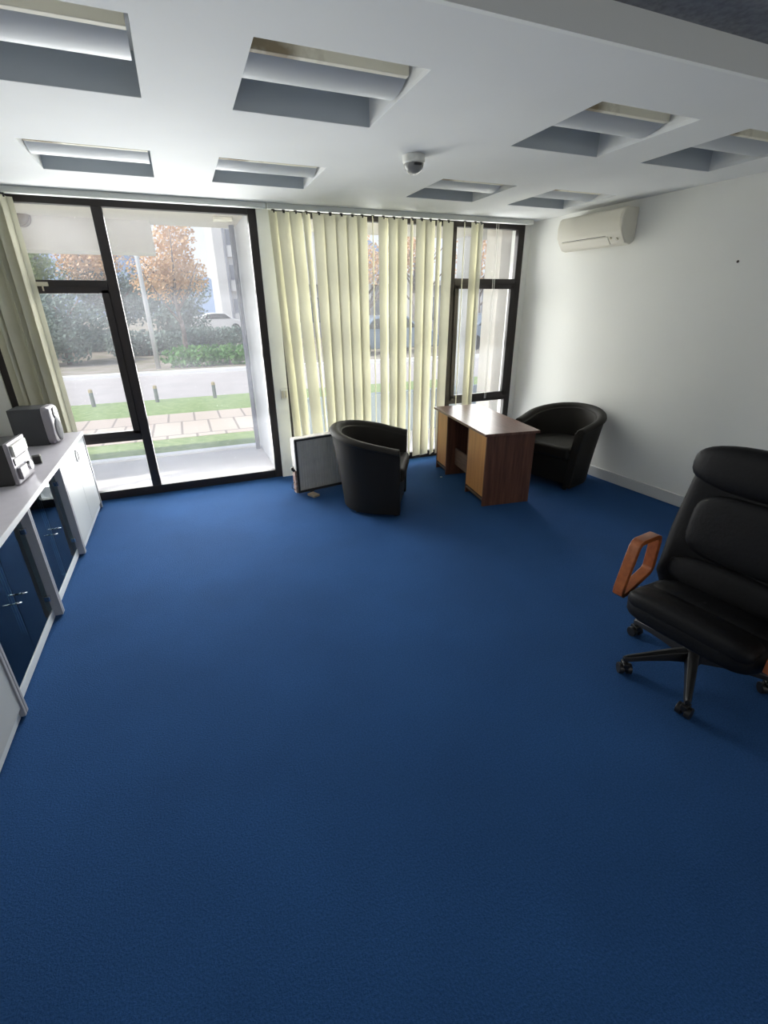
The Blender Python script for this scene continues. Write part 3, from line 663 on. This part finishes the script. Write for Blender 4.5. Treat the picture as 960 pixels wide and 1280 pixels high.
struct(MB().box(3.88, 8, 6.05, 6.15, -0.02, 0.56).build('parapet', 'parapet'), 'low blue grey parapet right of the column', 'parapet')
tag(MB().tube([(0.70, 6.02, -0.01), (0.70, 6.02, 2.47)], 0.028, 12).build('drain_pipe', 'pipe', smooth=True), 'thin grey drain pipe on the white outer pier', 'pipe')
t = thing('porch_lamp', 'round brown lamp on the beige porch beam at upper left', 'lamp', (-1.20, 6.0, 2.455))
for nm, pr, m in (('base', [(0.085, 0), (0.085, 0.03), (0.075, 0.04)], 'lamp_brown'), ('shade', [(0.076, 0.036), (0.07, 0.07), (0.04, 0.09), (0.004, 0.095)], 'lamp_brown')):
    o = MB().lathe(pr, 24).build(nm, m, t, smooth=True); o.rotation_euler = (PI / 2, 0, 0)
tag(MB().box(-0.09, 0.09, -0.06, 0.06, -0.035, 0).build('peeled_patch', 'stain', bevel=0.006), 'brownish peeled paint patch under the porch soffit by the white pier', 'paint patch')
bpy.data.objects['peeled_patch'].location = (0.57, 5.55, 2.47)  # thin box added as a stand-in for a stained, peeled patch

# bollards
def bollard(x, y):
    t = thing('bollard', None, 'bollard', (x, y, GZ))
    MB().lathe([(0.04, 0), (0.037, 0.22), (0.037, 0.27)], 14).build('post', 'bollard', t)
    MB().lathe([(0.039, 0.27), (0.039, 0.32), (0.02, 0.335)], 14).build('cap', 'bollard_top', t)
    return t
for (x, y, lb) in ((-1.80, 10.75, 'short grey bollard at the road edge seen through the left pane'), (-0.65, 10.75, 'short grey bollard at the road edge, just right of the mullion'), (0.48, 10.75, 'short grey bollard at the road edge in mid window, below the green hedge')):
    tag(bollard(x, y), lb, group='bollards along the road')
t = thing('lamp_post', 'tall thin white lamp post standing among the autumn trees', 'lamp post', (-0.80, 17.0, GZ))
MB().tube([(0, 0, 0), (0, 0, 3.2), (0, 0, 6.5)], [0.075, 0.06, 0.045], 12).build('pole', 'steel_post', t, smooth=True)
MB().tube([(0, 0, 6.45), (0.3, -0.2, 6.7), (0.9, -0.5, 6.75)], 0.03, 8).build('arm', 'steel_post', t, smooth=True)
MB().cushion((1.0, -0.55, 6.74), (0.5, 0.2, 0.12), 0.5).build('lamp_head', 'steel_post', t, smooth=True)

# trees
def leaves(blobs, n, s):
    b = MB(); bm = b.bm
    vol = [q[3] * q[4] * q[5] for q in blobs]; tot = sum(vol)
    for (cx, cy, cz, rx, ry, rz), v in zip(blobs, vol):
        for _ in range(int(n * v / tot)):
            while True:
                p = Vector((random.uniform(-1, 1), random.uniform(-1, 1), random.uniform(-1, 1)))
                if 0.25 < p.length < 1: break
            c = Vector((cx + p.x * rx, cy + p.y * ry, cz + p.z * rz))
            a = Vector((random.gauss(0, 1), random.gauss(0, 1), random.gauss(0, 1))).normalized()
            u = a.orthogonal().normalized(); w = a.cross(u); k = s * random.uniform(0.6, 1.4)
            vs = [bm.verts.new(c + u * k * i + w * k * 0.6 * j) for i, j in ((-1, 0), (0, -1), (1, 0), (0, 1))]
            bm.faces.new(vs)
    return b
def tree(label, x, y, h, blobs, lm, n=2600, s=0.12, trunk=0.14, branches=6, name='tree', extra=None):
    t = thing(name, label, 'tree', (x, y, GZ), 0, 'trees beyond the road')
    tr = MB().tube([(0, 0, 0), (0.06, 0.03, h * 0.25), (-0.05, 0, h * 0.5), (0.03, 0.05, h * 0.8)], [trunk, trunk * 0.8, trunk * 0.6, trunk * 0.25], 9)
    for k in range(branches):
        a = 2 * PI * k / branches + random.uniform(-.3, .3); z = h * random.uniform(0.3, 0.6); q = h * random.uniform(0.25, 0.42)
        tr.tube([(0, 0, z), (math.cos(a) * q * .5, math.sin(a) * q * .5, z + q * .5), (math.cos(a) * q, math.sin(a) * q, z + q * 1.1)], [trunk * 0.45, trunk * 0.3, trunk * 0.08], 6)
    tr.build('trunk', 'bark', t, smooth=True)
    leaves(blobs, n, s).build('foliage', lm, t)
    if extra: leaves(extra[0], extra[2], s).build('foliage', extra[1], t)
    return t
def crown(h, r, k=7):
    return [(random.uniform(-r, r) * .6, random.uniform(-r, r) * .6, h + random.uniform(-.6, .6) * r, r * random.uniform(.45, .7), r * random.uniform(.45, .7), r * random.uniform(.35, .6)) for _ in range(k)]
tree('orange autumn tree behind the lamp post', 0.1, 20.3, 4.0, crown(3.3, 1.35, 9), 'leaf_orange', 5200, 0.055, 0.10, 8)
tree('bushy tree with orange top, left of the lamp post', -2.5, 24.3, 4.8, crown(4.0, 1.6, 9), 'leaf_orange', 5000, 0.065, 0.13, extra=(crown(2.1, 1.7, 8), 'leaf_dark', 5500))
tree('tall light green tree at the far left behind the blind', -7.0, 29.5, 6.6, crown(4.2, 2.6, 10), 'leaf_light', 8000, 0.085, 0.16)
tree('dark green tree low behind the left window pane', -3.7, 19.8, 2.8, crown(1.55, 1.35, 10), 'leaf_dark', 8000, 0.06, 0.10)
tree('dark green tree low behind the orange tree', -0.4, 29.5, 2.8, crown(1.6, 2.1, 10), 'leaf_dark', 7000, 0.085, 0.12)
tree('dark green tree between left pane and mullion', -7.4, 22, 3.7, crown(2.1, 1.9, 10), 'leaf_dark', 8000, 0.08, 0.15)
tree('pinkish bare autumn tree in front of the grey block', 9.0, 24, 5.0, crown(4.3, 1.8, 7), 'leaf_orange', 3000, 0.06, 0.14, 9)
tree('pinkish bare autumn tree midway along the grey block', 12.3, 25.5, 5.2, crown(4.4, 1.6, 7), 'leaf_orange', 3000, 0.06, 0.14, 9)
tree('pinkish bare autumn tree right of the grey block', 15.5, 24, 5.0, crown(4.3, 2.0, 7), 'leaf_orange', 3000, 0.06, 0.14, 9)
for lb, x, y in (('grey green shrub low under the left window pane trees', -4.0, 25.5), ('grey green shrub at the foot of the lamp post trees', -1.3, 22.3), ('grey green shrub between orange tree and far car', 1.5, 25.0)):
    t = thing('shrub', lb, 'shrub', (x, y, GZ), 0, 'shrubs beyond the road')
    leaves([(q * 0.5 - 1.0, random.uniform(-.15, .15), 0.5, 0.6, 0.5, 0.5) for q in range(5)], 3000, 0.07).build('foliage', 'leaf_dark', t)
    MB().tube([(0, 0, 0), (0.05, 0, 0.5)], 0.04, 6).build('stem', 'bark', t)
hd = thing('hedge', 'bright green hedge beyond the road, right of the lamp post', 'hedge', (1.0, 17.2, GZ))
leaves([(q * 0.42 - 1.2, random.uniform(-.2, .2), 0.32, 0.5, 0.5, 0.36) for q in range(9)], 3600, 0.06).build('foliage', 'hedge', hd)
for q in (-1.3, 0.4, 1.8): MB().tube([(q, 0, 0.0), (q + 0.04, 0, 0.3)], 0.03, 6).build('stem', 'bark', hd)

# apartment tower at right
t = thing('apartment_building', 'tall white apartment tower with balconies beyond the trees', 'building', (3.75, 46, GZ))
MB().box(0, 9, 0, 8, 0, 24).build('wall', 'apt', t)
for fx in (0.75, 1.9, 3.05, 4.2):
    MB().box(fx, fx + 0.16, -0.35, 0.1, 0, 24).build('pilaster', 'apt_grey', t)
for f in range(9):
    z = 0.5 + f * 2.6
    for fx in (0.95, 2.1, 3.25):
        MB().box(fx, fx + 0.9, -0.3, 0, z, z + 0.8).build('balcony', 'apt', t)
        MB().box(fx + 0.1, fx + 0.75, -0.05, 0.05, z + 0.9, z + 2.0).build('window', 'apt_grey', t)
t = thing('apartment_building', 'low grey block with white front behind the parked cars', 'building', (5.5, 30, GZ))
MB().box(0, 17, 0, 6, 0, 3.0).build('wall', 'apt_grey', t)
MB().box(-0.2, 17.2, -0.3, 6.2, 3.0, 3.25).build('roof', 'apt', t)
for k in range(6):
    MB().box(0.8 + 2.7 * k, 2.6 + 2.7 * k, -0.06, 0.05, 0.9, 2.3).build('window', 'apt_glass', t)
    MB().box(2.9 + 2.7 * k, 3.15 + 2.7 * k, -0.25, 0.05, 0, 3.0).build('pilaster', 'apt', t)
# mountain
mb = MB(); rr = []
for j in range(5):
    row = []
    for i in range(60):
        x = -220 + 8 * i; f = j / 4
        ridge = 30 + 16 * math.sin(i * 0.31 + 1.2) + 7 * math.sin(i * 0.9) + 3 * math.sin(i * 2.1)
        row.append((x, 300 + 50 * f, -2 + ridge * math.sin(f * PI / 2)))
    rr.append(row)
mb.loft(rr, cap=False, close=False)
struct(mb.build('mountain', 'mountain', smooth=True), 'hazy blue mountain ridge far beyond the trees', 'mountain')
# cars
def car(label, m, x, y, rz=0.0):
    t = thing('car', label, 'car', (x, y, GZ), rz, 'cars parked beyond the road')
    p = [(-2.05, 0.25), (-2.1, 0.55), (-2.0, 0.85), (-1.3, 0.95), (-0.85, 1.38), (-0.3, 1.45), (0.6, 1.42), (1.2, 0.98), (1.95, 0.82), (2.1, 0.55), (2.05, 0.25)]
    MB().prism(p, -0.82, 0.82, 'y').build('body', m, t, bevel=0.07, seg=3)
    g = [(-1.15, 0.98), (-0.8, 1.32), (-0.3, 1.385), (0.55, 1.36), (1.02, 1.0)]
    MB().prism(g, -0.835, 0.835, 'y').build('side_window', 'car_glass', t, bevel=0.01)
    for wx in (-1.3, 1.3):
        for wy in (-0.78, 0.78):
            MB().tube([(wx, wy - 0.1, 0.31), (wx, wy + 0.1, 0.31)], 0.31, 20).build('wheel', 'tyre', t)
    return t
car('blue grey car parked beyond the road behind the drawn blind', 'car_blue', 7.6, 18.4, 0.03)
car('blue grey car parked beyond the road at the right pane', 'car_blue', 12.9, 18.8, -0.04)
car('white car parked far off near the apartment tower', 'car_white', 3.0, 43.5, 0.1)
